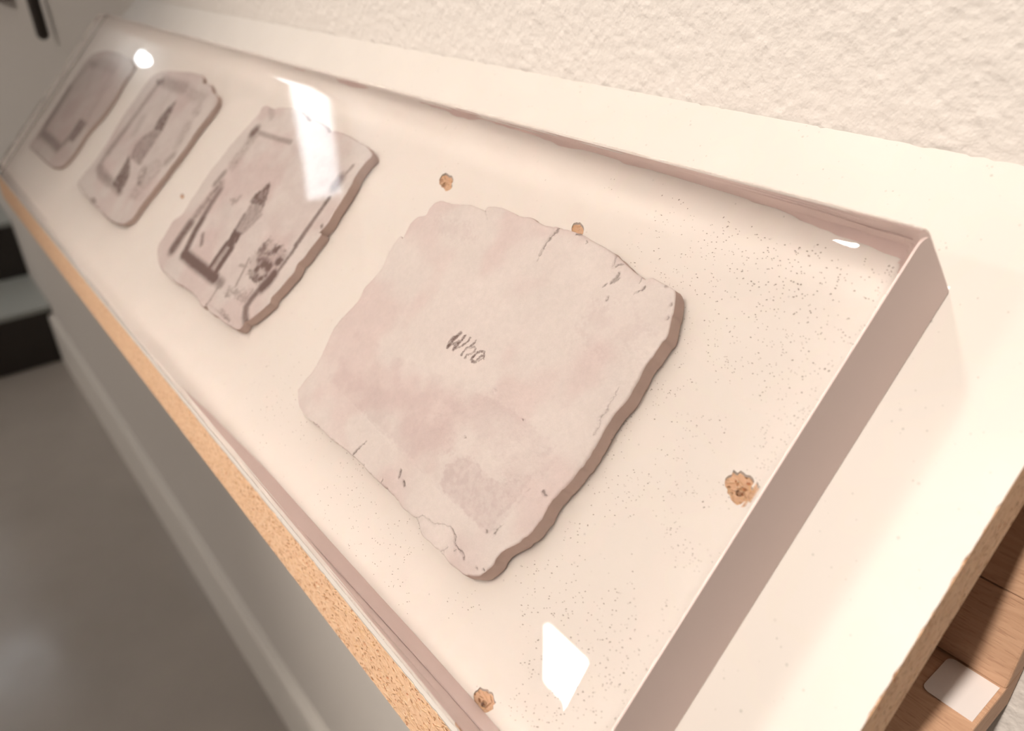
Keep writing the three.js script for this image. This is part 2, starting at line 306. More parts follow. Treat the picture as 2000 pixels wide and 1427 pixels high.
// ------------------------------------------------------------------ the cast resin block
const BX0 = -0.6461, BX1 = -0.06035, BS0 = 0.0315, BS1 = 0.16507;
{
  const block = slope(thing('resin_block', 'long clear mauve resin slab with four clay tablets cast inside', 'resin block'));
  const ring = (x, inset) => {
    const pts = [], rb = 0.0042, rf = 0.0028, N0 = 0.00011, q = inset;
    const wob = (k, f, a) => (noise(x * f, k * 3.7, 100 + k) - 0.5) * 2 * a;
    const b = BS0 + q, f = BS1 - q, h = BLOCK_H - q;
    const add = (s, n) => pts.push([s, n]);
    for (let i = 0; i < 4; i++) add(lerp(b + 0.001, f - 0.0006, i / 4), N0);
    add(f - 0.0006, N0); add(f + wob(1, 30, 0.00006), 0.0010);
    for (let i = 1; i <= 5; i++) { const n = lerp(0.0010, h - rf, i / 5); add(f + wob(2, 25, 0.00005) * sin(PI * i / 5), n); }
    for (let i = 1; i <= 7; i++) { const a = i / 7 * PI / 2; add(f - rf + rf * cos(a), h - rf + rf * sin(a)); }
    for (let i = 1; i < 34; i++) { const s = lerp(f - rf, b + rb, i / 34), e = sin(PI * i / 34); add(s, h + e * 0.00008 * (fbm(x * 45, s * 45, 3, 111) - 0.5)); }
    for (let i = 0; i <= 9; i++) { const a = PI / 2 + i / 9 * PI / 2; add(b + rb + rb * cos(a), h - rb + rb * sin(a)); }
    const foot = 0.004;
    for (let i = 1; i <= 4; i++) add(b + wob(4, 30, 0.0001) * sin(PI * i / 5), lerp(h - rb, foot, i / 4));
    add(b, foot * 0.6); add(b, foot * 0.3); add(b + 0.0001, 0.0003); 
    return pts;
  };
  const M = 240, bev = 0.0011, rows = [], xs = [];
  for (let i = 0; i <= 4; i++) { const a = i / 4 * PI / 2; rows.push([BX0 + bev * (1 - sin(a)), bev * (1 - cos(a)) * 0 + bev * (1 - sin(a)) * 0 + bev * (1 - cos(PI / 2 - a)) ]); }
  for (let i = 1; i < M; i++) rows.push([lerp(BX0 + bev, BX1 - bev, i / M), 0]);
  for (let i = 0; i <= 4; i++) { const a = i / 4 * PI / 2; rows.push([BX1 - bev + bev * sin(a), bev * (1 - cos(a))]); }
  for (let i = 0; i <= 4; i++) { const a = i / 4 * PI / 2; rows[i] = [BX0 + bev * (1 - sin(a)), bev * (1 - sin(PI / 2 - (PI / 2 - a)))]; }
  for (let i = 0; i <= 4; i++) { const a = (1 - i / 4) * PI / 2; rows[i] = [BX0 + bev - bev * sin(a), bev * (1 - cos(a))]; }
  const pos = [], idx = []; let K = 0;
  for (const [x, q] of rows) { const r = ring(x, q); K = r.length; for (const [s, n] of r) pos.push(x, n, s); }
  for (let i = 0; i < rows.length - 1; i++) for (let k = 4; k < K - 1; k++) { const a = i * K + k, b = a + 1, c = a + K, d = b + K; idx.push(a, b, c, b, d, c); }   // open underneath: poured straight onto the added undercoat
  for (const [row, flip] of [[0, false], [rows.length - 1, true]]) {
    const c = pos.length / 3; let n = 0, s = 0; for (let k = 0; k < K; k++) { n += pos[(row * K + k) * 3 + 1]; s += pos[(row * K + k) * 3 + 2]; } pos.push(rows[row][0], BLOCK_H / 2, (BS0 + BS1) / 2);
    for (let k = 0; k < K; k++) { const a = row * K + k, b = row * K + (k + 1) % K; flip ? idx.push(c, a, b) : idx.push(c, b, a); }
  }
  const g = new THREE.BufferGeometry(); g.setAttribute('position', new THREE.Float32BufferAttribute(pos, 3)); g.setIndex(idx);
  // outward faces: check the sign of the volume
  let vol = 0; const A = new THREE.Vector3(), B = new THREE.Vector3(), C = new THREE.Vector3(), P = g.attributes.position;
  for (let i = 0; i < idx.length; i += 3) { A.fromBufferAttribute(P, idx[i]); B.fromBufferAttribute(P, idx[i + 1]); C.fromBufferAttribute(P, idx[i + 2]); vol += A.dot(B.cross(C)); }
  if (vol < 0) { for (let i = 0; i < idx.length; i += 3) { const t = idx[i + 1]; idx[i + 1] = idx[i + 2]; idx[i + 2] = t; } g.setIndex(idx); }
  const sheetOutline = new THREE.Shape(); sheetOutline.moveTo(BX0, BS0); sheetOutline.lineTo(BX1, BS0); sheetOutline.lineTo(BX1, BS1); sheetOutline.lineTo(BX0, BS1); sheetOutline.closePath();
  for (const h of holePlan) { const p = new THREE.Path(); h.pts.slice().reverse().forEach(([x, y], i) => i ? p.lineTo(x, y) : p.moveTo(x, y)); p.closePath(); sheetOutline.holes.push(p); }
  const cg = new THREE.ExtrudeGeometry(sheetOutline, { depth: 0.00006, bevelEnabled: false }); cg.rotateX(PI / 2); cg.translate(0, 0.00009, 0);
  const under = mesh('brightening_sheet', metreUV(cg), brightSheet, block); under.userData.label = 'added pale sheet that brightens the shelf laminate under the resin';  // not a layer of its own: added to brighten the laminate here
  mesh('cast_body', toCreasedNormals(g.toNonIndexed(), 0.5), resin, block);

  // sanded ends, and an uneven mauve bead along the back and front
  const film = mat([0.83, 0.69, 0.665], { roughness: 0.55 });
  for (const [s0, top] of [[BS0 + 0.00014, BLOCK_H - 0.0044], [BS1 - 0.00034, BLOCK_H - 0.0030]]) { const o = mesh('sanded_side', boxGeo(BX0 + 0.001, BX1 - 0.001, 0.0002, top, s0, s0 + 0.0002), film, block); o.userData.label = 'matt mauve sanded side face'; }
  for (const [xa, row] of [[BX1 + 0.00008, rows.length - 1], [BX0 - 0.00033, 0]]) {
    const sh = new THREE.Shape(); for (let k = 4; k < K; k++) { const s = pos[(row * K + k) * 3 + 2], n = pos[(row * K + k) * 3 + 1]; k === 4 ? sh.moveTo(s, n) : sh.lineTo(s, n); } sh.closePath();
    const eg = new THREE.ExtrudeGeometry(sh, { depth: 0.00025, bevelEnabled: false }), ep = eg.attributes.position, q = new Float32Array(ep.count * 3);
    for (let i = 0; i < ep.count; i++) { q[i * 3] = xa + 0.00025 - ep.getZ(i); q[i * 3 + 1] = ep.getY(i); q[i * 3 + 2] = ep.getX(i); }
    eg.setAttribute('position', new THREE.BufferAttribute(q, 3)); eg.computeVertexNormals();
    const o = mesh('sanded_end', metreUV(eg), film, block); o.userData.label = 'matt mauve sanded end face';
  }
  for (const [edge, dir, high, wide, seed] of [[BS0, 1, 0.0095, 0.0021, 3], [BS1, -1, 0.0075, 0.0008, 5]]) {
    const p = [], ix = [], m = 700;
    for (let i = 0; i <= m; i++) {
      const x = lerp(BX0 + 0.0015, BX1 - 0.0015, i / m), hh = high * (0.8 + 0.4 * fbm(x * (dir > 0 ? 40 : 12), seed, 3, 131)), w = dir > 0 ? 0.0004 + wide * smooth(0.3, 0.85, fbm(x * 38, seed + 4, 4, 133)) * 1.5 : wide * (0.9 + 0.5 * fbm(x * 25, seed + 4, 3, 133)), k = 0.0004;
      for (const [s, n] of [[k, 0.0002], [w + k, 0.0002], [w * 0.75 + k, 0.0007], [k + 0.00025, 0.0012 + 0.3 * w], [k + 0.0002, hh], [k, hh]]) p.push(x, n, edge + dir * s);
      if (i) for (let c = 0; c < 6; c++) { const a = (i - 1) * 6 + c, b = (i - 1) * 6 + (c + 1) % 6; ix.push(...(dir > 0 ? [a, b, a + 6, b, b + 6, a + 6] : [a, a + 6, b, b, a + 6, b + 6])); }
    }
    const bg = new THREE.BufferGeometry(); bg.setAttribute('position', new THREE.Float32BufferAttribute(p, 3)); bg.setIndex(ix); bg.computeVertexNormals();
    const o = mesh('mauve_bead', toCreasedNormals(bg.toNonIndexed(), 0.7), film, block); o.userData.label = 'uneven mauve seam along the bottom edge';
  }
  // specks and tiny bubbles caught near the bottom of the casting
  const r = rng(321), place = [], bub = new THREE.SphereGeometry(1, 7, 5);
  const put = (px, py, n, size) => { const [x, s] = toPlane(px, py, n); if (x < BX1 - 0.003 && x > BX0 + 0.003 && s > BS0 + 0.005 && s < BS1 - 0.004) place.push([x, n, s, size]); };
  for (let k = 0; k < 3600; k++) { const px = 1180 + r() * 640, py = 330 + r() * 1000; if (noise(px / 60, py / 60, 201) * 0.75 + noise(px / 17, py / 17, 203) * 0.35 + 0.25 * exp(-((px - 1560) ** 2 + (py - 480) ** 2) / 40000) < 0.52) continue; put(px, py, 0.0008 + 0.003 * r(), 0.000055 + 0.00008 * r() * r() + 0.00004 * exp(-((px - 1560) ** 2 + (py - 480) ** 2) / 30000)); }
  for (let k = 0; k < 2600; k++) { const px = 480 + r() * 760, py = 700 + r() * 720; if (noise(px / 70, py / 70, 207) < 0.45) continue; put(px, py, 0.0008 + 0.002 * r(), 0.00005 + 0.00007 * r()); }
  for (let k = 0; k < 160; k++) { const t = r(); put(1150 + t * 600, 265 + t * 165 + r() * 40, 0.018 + 0.004 * r(), 0.00008 + 0.00008 * r()); }
  const im = new THREE.InstancedMesh(bub, mat([0.30, 0.26, 0.23], { roughness: 0.4 }), place.length), m4 = new THREE.Matrix4(), q4 = new THREE.Quaternion(), e = new THREE.Euler();
  place.forEach(([x, n, s, z], i) => { e.set(0, (r() - 0.5) * 1.2 + 0.4, 0); q4.setFromEuler(e); m4.compose(new THREE.Vector3(x, n, s), q4, new THREE.Vector3(z * (1 + 1.2 * r()), z * 0.6, z)); im.setMatrixAt(i, m4); });
  im.name = 'bubble_specks'; im.userData.kind = 'stuff'; im.castShadow = true; block.add(im);
}

// ------------------------------------------------------------------ clay tablets
const at = (ox, oy, k) => (pts) => pts.map(([x, y]) => [ox + x / k, oy + y / k]);          // crop coordinates of the photograph to its pixels
function resample(pts, n) {                                                                   // closed Catmull-Rom curve, even steps
  const c = new THREE.CatmullRomCurve3(pts.map(([x, y]) => new THREE.Vector3(x, y, 0)), true, 'centripetal');
  c.arcLengthDivisions = 4000; return c.getSpacedPoints(n).slice(0, n).map((p) => [p.x, p.y]);
}
function segDist(px, py, a, b) { const dx = b[0] - a[0], dy = b[1] - a[1], t = clamp(((px - a[0]) * dx + (py - a[1]) * dy) / (dx * dx + dy * dy + 1e-20)); return [hypot(px - a[0] - t * dx, py - a[1] - t * dy), t]; }
function inPoly(x, y, P) { let c = false; for (let i = 0, j = P.length - 1; i < P.length; j = i++) if ((P[i][1] > y) !== (P[j][1] > y) && x < (P[j][0] - P[i][0]) * (y - P[i][1]) / (P[j][1] - P[i][1]) + P[i][0]) c = !c; return c; }
class Face {                                                                                    // pigment and relief of one tablet's face, in metres on its plane
  constructor(outline, res) {
    this.x0 = min(...outline.map((p) => p[0])) - 0.002; this.x1 = max(...outline.map((p) => p[0])) + 0.002; this.s0 = min(...outline.map((p) => p[1])) - 0.002; this.s1 = max(...outline.map((p) => p[1])) + 0.002;
    this.k = res / max(this.x1 - this.x0, this.s1 - this.s0); this.w = Math.ceil((this.x1 - this.x0) * this.k); this.h = Math.ceil((this.s1 - this.s0) * this.k);
    this.ink = new Float32Array(this.w * this.h); this.groove = new Float32Array(this.w * this.h); this.warm = new Float32Array(this.w * this.h);
  }
  each(bx, fn) { const [xa, xb, sa, sb] = bx; const i0 = max(0, floor((xa - this.x0) * this.k)), i1 = min(this.w - 1, Math.ceil((xb - this.x0) * this.k)), j0 = max(0, floor((sa - this.s0) * this.k)), j1 = min(this.h - 1, Math.ceil((sb - this.s0) * this.k)); for (let j = j0; j <= j1; j++) for (let i = i0; i <= i1; i++) fn(i, j, this.x0 + (i + 0.5) / this.k, this.s0 + (j + 0.5) / this.k); }
  line(pts, width, a, { grain = 0.6, layer = 'ink', soft = 0.5, taper = false } = {}) {
    const m = width * 1.5, bx = [min(...pts.map((p) => p[0])) - m, max(...pts.map((p) => p[0])) + m, min(...pts.map((p) => p[1])) - m, max(...pts.map((p) => p[1])) + m], n = pts.length - 1;
    this.each(bx, (i, j, x, s) => {
      const wx = x + (noise(x * 2200, s * 2200, 301) - 0.5) * 0.0004, ws = s + (noise(x * 2200, s * 2200, 302) - 0.5) * 0.0004; let d = 1e9, T = 0;
      for (let k = 0; k < n; k++) { const [q, t] = segDist(wx, ws, pts[k], pts[k + 1]); if (q < d) { d = q; T = (k + t) / n; } }
      const hw = width / 2 * (taper ? max(0.15, 1 - T) : 1), v = smooth(hw * (1 + soft), hw * (1 - soft), d); if (v <= 0) return;
      const g = 1 - grain * fbm(x * 3000, s * 3000, 2, 305) * smooth(0.15, 0.6, fbm(x * 900, s * 900, 2, 306)) * 1.3; const L = this[layer], o = j * this.w + i; L[o] = max(L[o], a * v * clamp(g));
    });
  }
  area(P, a, { grain = 0.6, edge = 0.0004, layer = 'ink', scale = 700 } = {}) {
    const bx = [min(...P.map((p) => p[0])) - edge * 2, max(...P.map((p) => p[0])) + edge * 2, min(...P.map((p) => p[1])) - edge * 2, max(...P.map((p) => p[1])) + edge * 2];
    this.each(bx, (i, j, x, s) => {
      const wx = x + (noise(x * 1500, s * 1500, 311) - 0.5) * edge * 2, ws = s + (noise(x * 1500, s * 1500, 312) - 0.5) * edge * 2; let d = 1e9; for (let k = 0; k < P.length; k++) d = min(d, segDist(wx, ws, P[k], P[(k + 1) % P.length])[0]);
      const v = smooth(-edge, edge, inPoly(wx, ws, P) ? d : -d); if (v <= 0) return;
      const g = 1 - grain * smooth(0.3, 0.7, fbm(x * scale, s * scale, 4, 315)); const L = this[layer], o = j * this.w + i; L[o] = max(L[o], a * v * g);
    });
  }
  groovesAt(x, s) { const i = clamp(floor((x - this.x0) * this.k), 0, this.w - 1), j = clamp(floor((s - this.s0) * this.k), 0, this.h - 1); return this.groove[j * this.w + i]; }
}
function tablet({ name, label, outline, top, thick, res, seed, rings, around, tone, draw, relief }) {
  const O = resample(outline.map(([px, py]) => toPlane(px, py, top)), around).map(([x, s], i) => { const q = (noise(i * 0.31, seed, 330) - 0.5) * 0.00035; return [x + q, s + q * 0.7]; });
  const face = new Face(O, res), plane = (pts) => pts.map(([px, py]) => toPlane(px, py, top));
  draw(face, plane);
  const cx = O.reduce((a, p) => a + p[0], 0) / around, cs = O.reduce((a, p) => a + p[1], 0) / around;
  const ht = (x, s) => (fbm(x * 70, s * 70, 3, seed) - 0.5) * 0.00045 + (fbm(x * 420, s * 420, 3, seed + 3) - 0.5) * 0.00022 + (relief ? relief(x, s) : 0) - face.groovesAt(x, s) * 0.0009;
  const g0 = thing(name, label, 'clay tablet', [0, 0, 0], 'clay tablets cast in the resin'); slope(g0);
  const pos = [cx, top + ht(cx, cs), cs], uv = [], idx = [], rho = 0.0007;
  const fr = []; for (let i = 1; i <= rings; i++) fr.push(0.93 * i / rings); for (let i = 1; i <= 10; i++) fr.push(0.93 + 0.07 * (1 - (1 - i / 10) ** 1.6));
  for (const f of fr) for (let k = 0; k < around; k++) {
    const x = lerp(cx, O[k][0], f), s = lerp(cs, O[k][1], f), d = (1 - f) * hypot(O[k][0] - cx, O[k][1] - cs) * 0.92, r = rho * (0.5 + 0.9 * noise(k * 0.06, seed, 340)), drop = d < r ? r - sqrt(max(0, r * r - (r - d) ** 2)) : 0;
    pos.push(x, top + ht(x, s) - drop * 0.9, s);
  }
  for (let k = 0; k < around; k++) idx.push(0, 1 + (k + 1) % around, 1 + k);
  for (let i = 0; i < fr.length - 1; i++) for (let k = 0; k < around; k++) { const a = 1 + i * around + k, b = 1 + i * around + (k + 1) % around, c = a + around, d = b + around; idx.push(a, b, c, b, d, c); }
  for (let i = 0; i < pos.length; i += 3) uv.push((pos[i] - face.x0) / (face.x1 - face.x0), (pos[i + 2] - face.s0) / (face.s1 - face.s0));
  const orient = (idx, pos) => { const a = idx[0] * 3, b = idx[1] * 3, c = idx[2] * 3, ux = pos[b] - pos[a], uz = pos[b + 2] - pos[a + 2], vx = pos[c] - pos[a], vz = pos[c + 2] - pos[a + 2]; if (uz * vx - ux * vz < 0) for (let i = 0; i < idx.length; i += 3) { const t = idx[i + 1]; idx[i + 1] = idx[i + 2]; idx[i + 2] = t; } };
  orient(idx, pos);
  const gt = new THREE.BufferGeometry(); gt.setAttribute('position', new THREE.Float32BufferAttribute(pos, 3)); gt.setAttribute('uv', new THREE.Float32BufferAttribute(uv, 2)); gt.setIndex(idx); gt.computeVertexNormals();
  const W = face.w, H = face.h, ink = [0.17, 0.112, 0.10];
  const map = tex(W, H, (i, j) => {
    const x = face.x0 + i / face.k, s = face.s0 + j / face.k, o = j * W + i, a = fbm(x * 110, s * 110, 4, seed + 11), b = fbm(x * 900, s * 900, 3, seed + 13), c = smooth(0.42, 0.68, fbm(x * 60 + 3, s * 60, 3, seed + 17)), f = noise(x * 5200, s * 5200, seed + 19);
    const m = 1 + 0.10 * (a - 0.5) + 0.07 * (b - 0.5) + 0.05 * (f - 0.5), w = face.warm[o], k = clamp(1.45 * face.ink[o] + 0.8 * smooth(0.1, 0.9, face.groove[o]) * 0.55);
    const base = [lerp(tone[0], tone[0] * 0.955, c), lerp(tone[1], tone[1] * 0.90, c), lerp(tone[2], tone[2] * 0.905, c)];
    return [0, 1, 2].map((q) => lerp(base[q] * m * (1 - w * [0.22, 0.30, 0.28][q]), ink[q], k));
  }, true);
  const bump = tex(W, H, (i, j) => { const x = face.x0 + i / face.k, s = face.s0 + j / face.k, v = 0.62 + 0.22 * (fbm(x * 1500, s * 1500, 3, seed + 23) - 0.5) - 0.6 * face.groove[j * W + i]; return [v, v, v]; });
  map.wrapS = map.wrapT = bump.wrapS = bump.wrapT = THREE.ClampToEdgeWrapping;
  mesh('tablet_face', gt, mat([1, 1, 1], { roughness: 0.88, map, bumpMap: bump, bumpScale: 0.0004 }), g0);
  // rough edge and back, with shade put into their darker brown
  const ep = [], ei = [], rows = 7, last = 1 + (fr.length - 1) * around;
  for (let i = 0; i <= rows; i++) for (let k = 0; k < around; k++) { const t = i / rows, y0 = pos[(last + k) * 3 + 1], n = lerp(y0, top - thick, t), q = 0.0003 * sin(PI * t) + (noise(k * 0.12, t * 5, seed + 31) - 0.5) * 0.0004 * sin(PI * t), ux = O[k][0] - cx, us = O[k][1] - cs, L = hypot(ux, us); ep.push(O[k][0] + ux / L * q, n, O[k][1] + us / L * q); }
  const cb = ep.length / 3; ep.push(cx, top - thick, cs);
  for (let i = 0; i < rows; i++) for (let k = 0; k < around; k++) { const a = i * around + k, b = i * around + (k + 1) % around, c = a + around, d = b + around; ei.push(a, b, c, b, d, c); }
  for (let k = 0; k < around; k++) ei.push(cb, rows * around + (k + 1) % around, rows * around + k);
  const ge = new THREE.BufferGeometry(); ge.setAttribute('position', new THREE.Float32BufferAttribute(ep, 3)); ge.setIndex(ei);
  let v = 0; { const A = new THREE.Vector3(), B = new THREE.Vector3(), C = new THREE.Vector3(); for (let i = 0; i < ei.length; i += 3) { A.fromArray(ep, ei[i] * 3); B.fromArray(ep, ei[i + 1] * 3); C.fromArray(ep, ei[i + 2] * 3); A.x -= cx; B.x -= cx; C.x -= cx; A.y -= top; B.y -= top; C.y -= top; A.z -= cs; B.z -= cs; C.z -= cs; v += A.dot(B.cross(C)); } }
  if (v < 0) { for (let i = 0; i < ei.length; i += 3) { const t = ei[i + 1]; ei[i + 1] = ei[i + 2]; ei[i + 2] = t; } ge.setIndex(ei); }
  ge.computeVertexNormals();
  const e = mesh('shaded_edge', ge, mat([0.55, 0.44, 0.39], { roughness: 0.9 }), g0); e.userData.label = 'clay edge with its shade put into the brown colour';
  return g0;
}
const TOP = 0.0098, THICK = 0.0088, CLAY = [0.81, 0.76, 0.735];

{ // the tablet that reads "Who"
  const c3 = at(560, 360, 1.7402), c6 = at(780, 380, 3.3333), c7 = at(560, 680, 2.9729), c8 = at(860, 720, 3.1019), w4 = at(840, 620, 11.893);
  const outline = [...c7([[62, 245], [75, 225], [150, 130], [190, 60], [215, 10]]), ...c3([[160, 490], [200, 440], [245, 390], [265, 350], [310, 300], [325, 280], [345, 230], [385, 175]]),
    ...c6([[20, 280], [70, 190], [110, 148], [170, 130], [195, 90], [235, 48], [275, 38], [330, 55], [420, 62], [490, 72], [530, 90], [550, 98], [575, 78], [620, 74], [680, 88], [740, 118], [790, 142], [850, 146], [900, 175], [950, 200], [1030, 208], [1090, 225], [1160, 245], [1230, 280], [1300, 320], [1370, 360], [1420, 400], [1465, 445], [1510, 485], [1570, 530], [1605, 550], [1650, 545], [1720, 580], [1790, 620], [1798, 660], [1785, 740], [1765, 830], [1740, 920], [1690, 990]]),
    ...c8([[1225, 10], [1190, 80], [1145, 160], [1080, 240], [1020, 320], [960, 420], [900, 530], [840, 610], [770, 690], [705, 770], [660, 815], [635, 870], [608, 910], [570, 965], [500, 1030], [420, 1080], [340, 1140], [320, 1185], [270, 1230], [215, 1255], [165, 1250]]),
    ...c7([[1050, 1320], [990, 1285], [940, 1240], [900, 1190], [850, 1145], [785, 1085], [765, 1030], [750, 990], [700, 950], [660, 915], [640, 880], [600, 840], [560, 800], [500, 745], [450, 690], [400, 640], [370, 615], [310, 565], [250, 520], [190, 465], [130, 415], [85, 365], [65, 310]])];
  const frame = [[640, 738], [958, 1043], [1036, 958], [1300, 590], [1190, 520], [1020, 440], [868, 418]];
  let F = null;
  tablet({ name: 'clay_tablet', label: 'large pale clay tablet with the handwritten word Who', outline, top: TOP, thick: THICK, res: 1500, seed: 401, rings: 150, around: 900, tone: CLAY,
    draw: (f, pl) => {
      F = pl(frame);
      // faint print: mauve patches inside the frame
      f.area(pl([[640, 738], [958, 1043], [1045, 950], [1100, 880], [1000, 800], [880, 740], [760, 690], [700, 640], [668, 690]]), 0.34, { layer: 'warm', grain: 0.95, edge: 0.0006, scale: 170 });
      f.area(pl(c8([[-5, 700], [30, 590], [110, 540], [190, 530], [250, 610], [330, 680], [420, 680], [520, 640], [560, 660], [480, 770], [330, 940], [275, 990], [150, 870], [30, 760]])), 0.62, { layer: 'warm', grain: 0.5, edge: 0.0006, scale: 900 });
      f.area(pl(c7([[640, 600], [680, 500], [760, 400], [900, 420], [960, 520], [1000, 620], [900, 600], [760, 560]])), 0.45, { layer: 'warm', grain: 0.8, edge: 0.002, scale: 400 });
      f.area(pl([[855, 425], [920, 440], [930, 470], [880, 465], [845, 450]]), 0.3, { layer: 'warm', grain: 0.5, edge: 0.002, scale: 400 });
      f.area(pl([[1150, 600], [1250, 590], [1280, 640], [1200, 700], [1130, 660]]), 0.3, { layer: 'warm', grain: 0.8, edge: 0.003, scale: 300 });
      f.area(pl(c8([[540, 540], [610, 500], [700, 460], [640, 560]])), 0.4, { layer: 'warm', grain: 0.6, edge: 0.0008, scale: 800 });
      // pencilled word
      const q = (pts, w, a, o = {}) => f.line(pl(w4(pts)), w * 0.0000185, a, { grain: 0.55, soft: 0.55, ...o });
      q([[705, 360], [640, 420], [560, 500], [480, 590], [415, 680]], 62, 0.8); q([[560, 480], [500, 540], [450, 620]], 85, 0.75); q([[420, 680], [470, 635], [540, 605], [620, 575]], 36, 0.7);
      q([[805, 430], [750, 500], [680, 580], [610, 660], [540, 740]], 50, 0.8); q([[640, 590], [590, 660]], 80, 0.65); q([[545, 735], [640, 700], [740, 655], [830, 590], [890, 540], [925, 470]], 34, 0.55, { grain: 0.75 });
      q([[1060, 530], [1010, 610], [930, 670], [840, 720], [770, 790]], 34, 0.6); q([[940, 650], [900, 700], [780, 790], [725, 870]], 34, 0.5, { grain: 0.8 }); q([[940, 690], [1010, 680], [1055, 720], [1030, 790], [950, 840], [860, 860], [815, 930]], 36, 0.55, { grain: 0.7 });
      q([[1180, 780], [1090, 820], [1010, 890], [955, 970], [985, 1030], [1060, 1030], [1110, 960], [1170, 905], [1240, 880]], 42, 0.72); q([[1180, 780], [1250, 800], [1255, 870], [1240, 950]], 36, 0.7); q([[1060, 1020], [1140, 1000], [1180, 970]], 30, 0.5);
      // cracks
      const k = (pts, w, a = 1, o = {}) => f.line(pl(pts), w, a, { layer: 'groove', grain: 0.1, soft: 0.6, ...o });
      k(c6([[1034, 212], [1025, 240], [990, 268], [965, 300], [945, 330], [930, 365], [910, 400]]), 0.00075, 1, { taper: true }); k(c6([[905, 410], [897, 435]]), 0.0002, 0.4);
      k(c6([[548, 90], [560, 120], [575, 160]]), 0.0003, 0.5, { taper: true });
      k(c6([[1415, 395], [1400, 440], [1385, 480]]), 0.0004, 0.5, { taper: true }); k(c6([[1460, 450], [1430, 455], [1405, 470]]), 0.0004, 0.7); k(c6([[1430, 510], [1415, 540], [1380, 575]]), 0.0005, 0.9); k(c6([[1435, 540], [1400, 570]]), 0.0004, 0.8); k(c6([[1355, 580], [1325, 602]]), 0.0003, 0.6); k(c6([[1600, 600], [1575, 625], [1525, 650]]), 0.0004, 0.9, { taper: true }); k(c6([[1360, 665], [1348, 690]]), 0.0003, 0.7); k(c6([[1580, 540], [1565, 575]]), 0.0004, 0.6); k(c6([[1750, 590], [1735, 600]]), 0.0005, 0.5); k(c6([[1770, 710], [1768, 718]]), 0.0006, 0.8); k(c6([[1752, 800], [1745, 812]]), 0.0005, 0.8); k(c6([[1155, 255], [1180, 258]]), 0.0005, 0.8); k(c6([[1222, 300], [1215, 318]]), 0.0003, 0.8);
      k(c7([[385, 615], [410, 590], [440, 560], [465, 542]]), 0.00038, 0.9, { taper: true }); k(c7([[665, 708], [655, 745]]), 0.00045, 0.9); k(c7([[680, 775], [685, 795]]), 0.0005, 0.9); k(c7([[555, 765], [540, 790]]), 0.0003, 0.8); k(c7([[585, 815], [578, 835]]), 0.0003, 0.7); k(c7([[450, 680], [440, 700]]), 0.0003, 0.7); k(c7([[150, 430], [175, 445], [190, 468]]), 0.0004, 0.7);
      k(c7([[750, 985], [790, 970], [850, 1015], [920, 1025], [960, 1045]]), 0.00025, 0.45); k(c7([[960, 1045], [978, 1090], [975, 1130], [995, 1165], [1025, 1190], [1032, 1225]]), 0.0003, 0.8); k(c7([[985, 1170], [970, 1180]]), 0.0003, 0.7); k(c7([[935, 1155], [915, 1165], [890, 1180]]), 0.0003, 0.6); k(c7([[1030, 522], [1040, 518]]), 0.0002, 0.8);
      k(c8([[1078, 115], [1060, 160], [1025, 210], [1005, 260], [970, 295], [965, 345], [930, 400]]), 0.0003, 0.55); k(c8([[330, 1000], [340, 975], [385, 942]]), 0.0005, 0.75, { taper: true }); k(c8([[622, 742], [635, 768]]), 0.0005, 0.9); k(c8([[497, 305], [500, 312]]), 0.0003, 0.9); k(c8([[218, 1208], [224, 1214]]), 0.0005, 0.9); k(c8([[262, 1215], [268, 1218]]), 0.0004, 0.9); k(c8([[275, 985], [283, 992]]), 0.0004, 0.8); k(c8([[330, 130], [338, 138]]), 0.0007, 0.35); k(c8([[145, 418], [155, 415]]), 0.0002, 0.8);
      // the pressed line of the print's frame
      f.line(pl([[640, 738], [700, 800], [800, 900], [870, 968], [958, 1043]]), 0.0005, 0.10, { layer: 'groove', grain: 0.5 }); f.line(pl([[958, 1043], [1000, 1000], [1036, 956]]), 0.0006, 0.22, { layer: 'groove', grain: 0.4 });
    } });
}
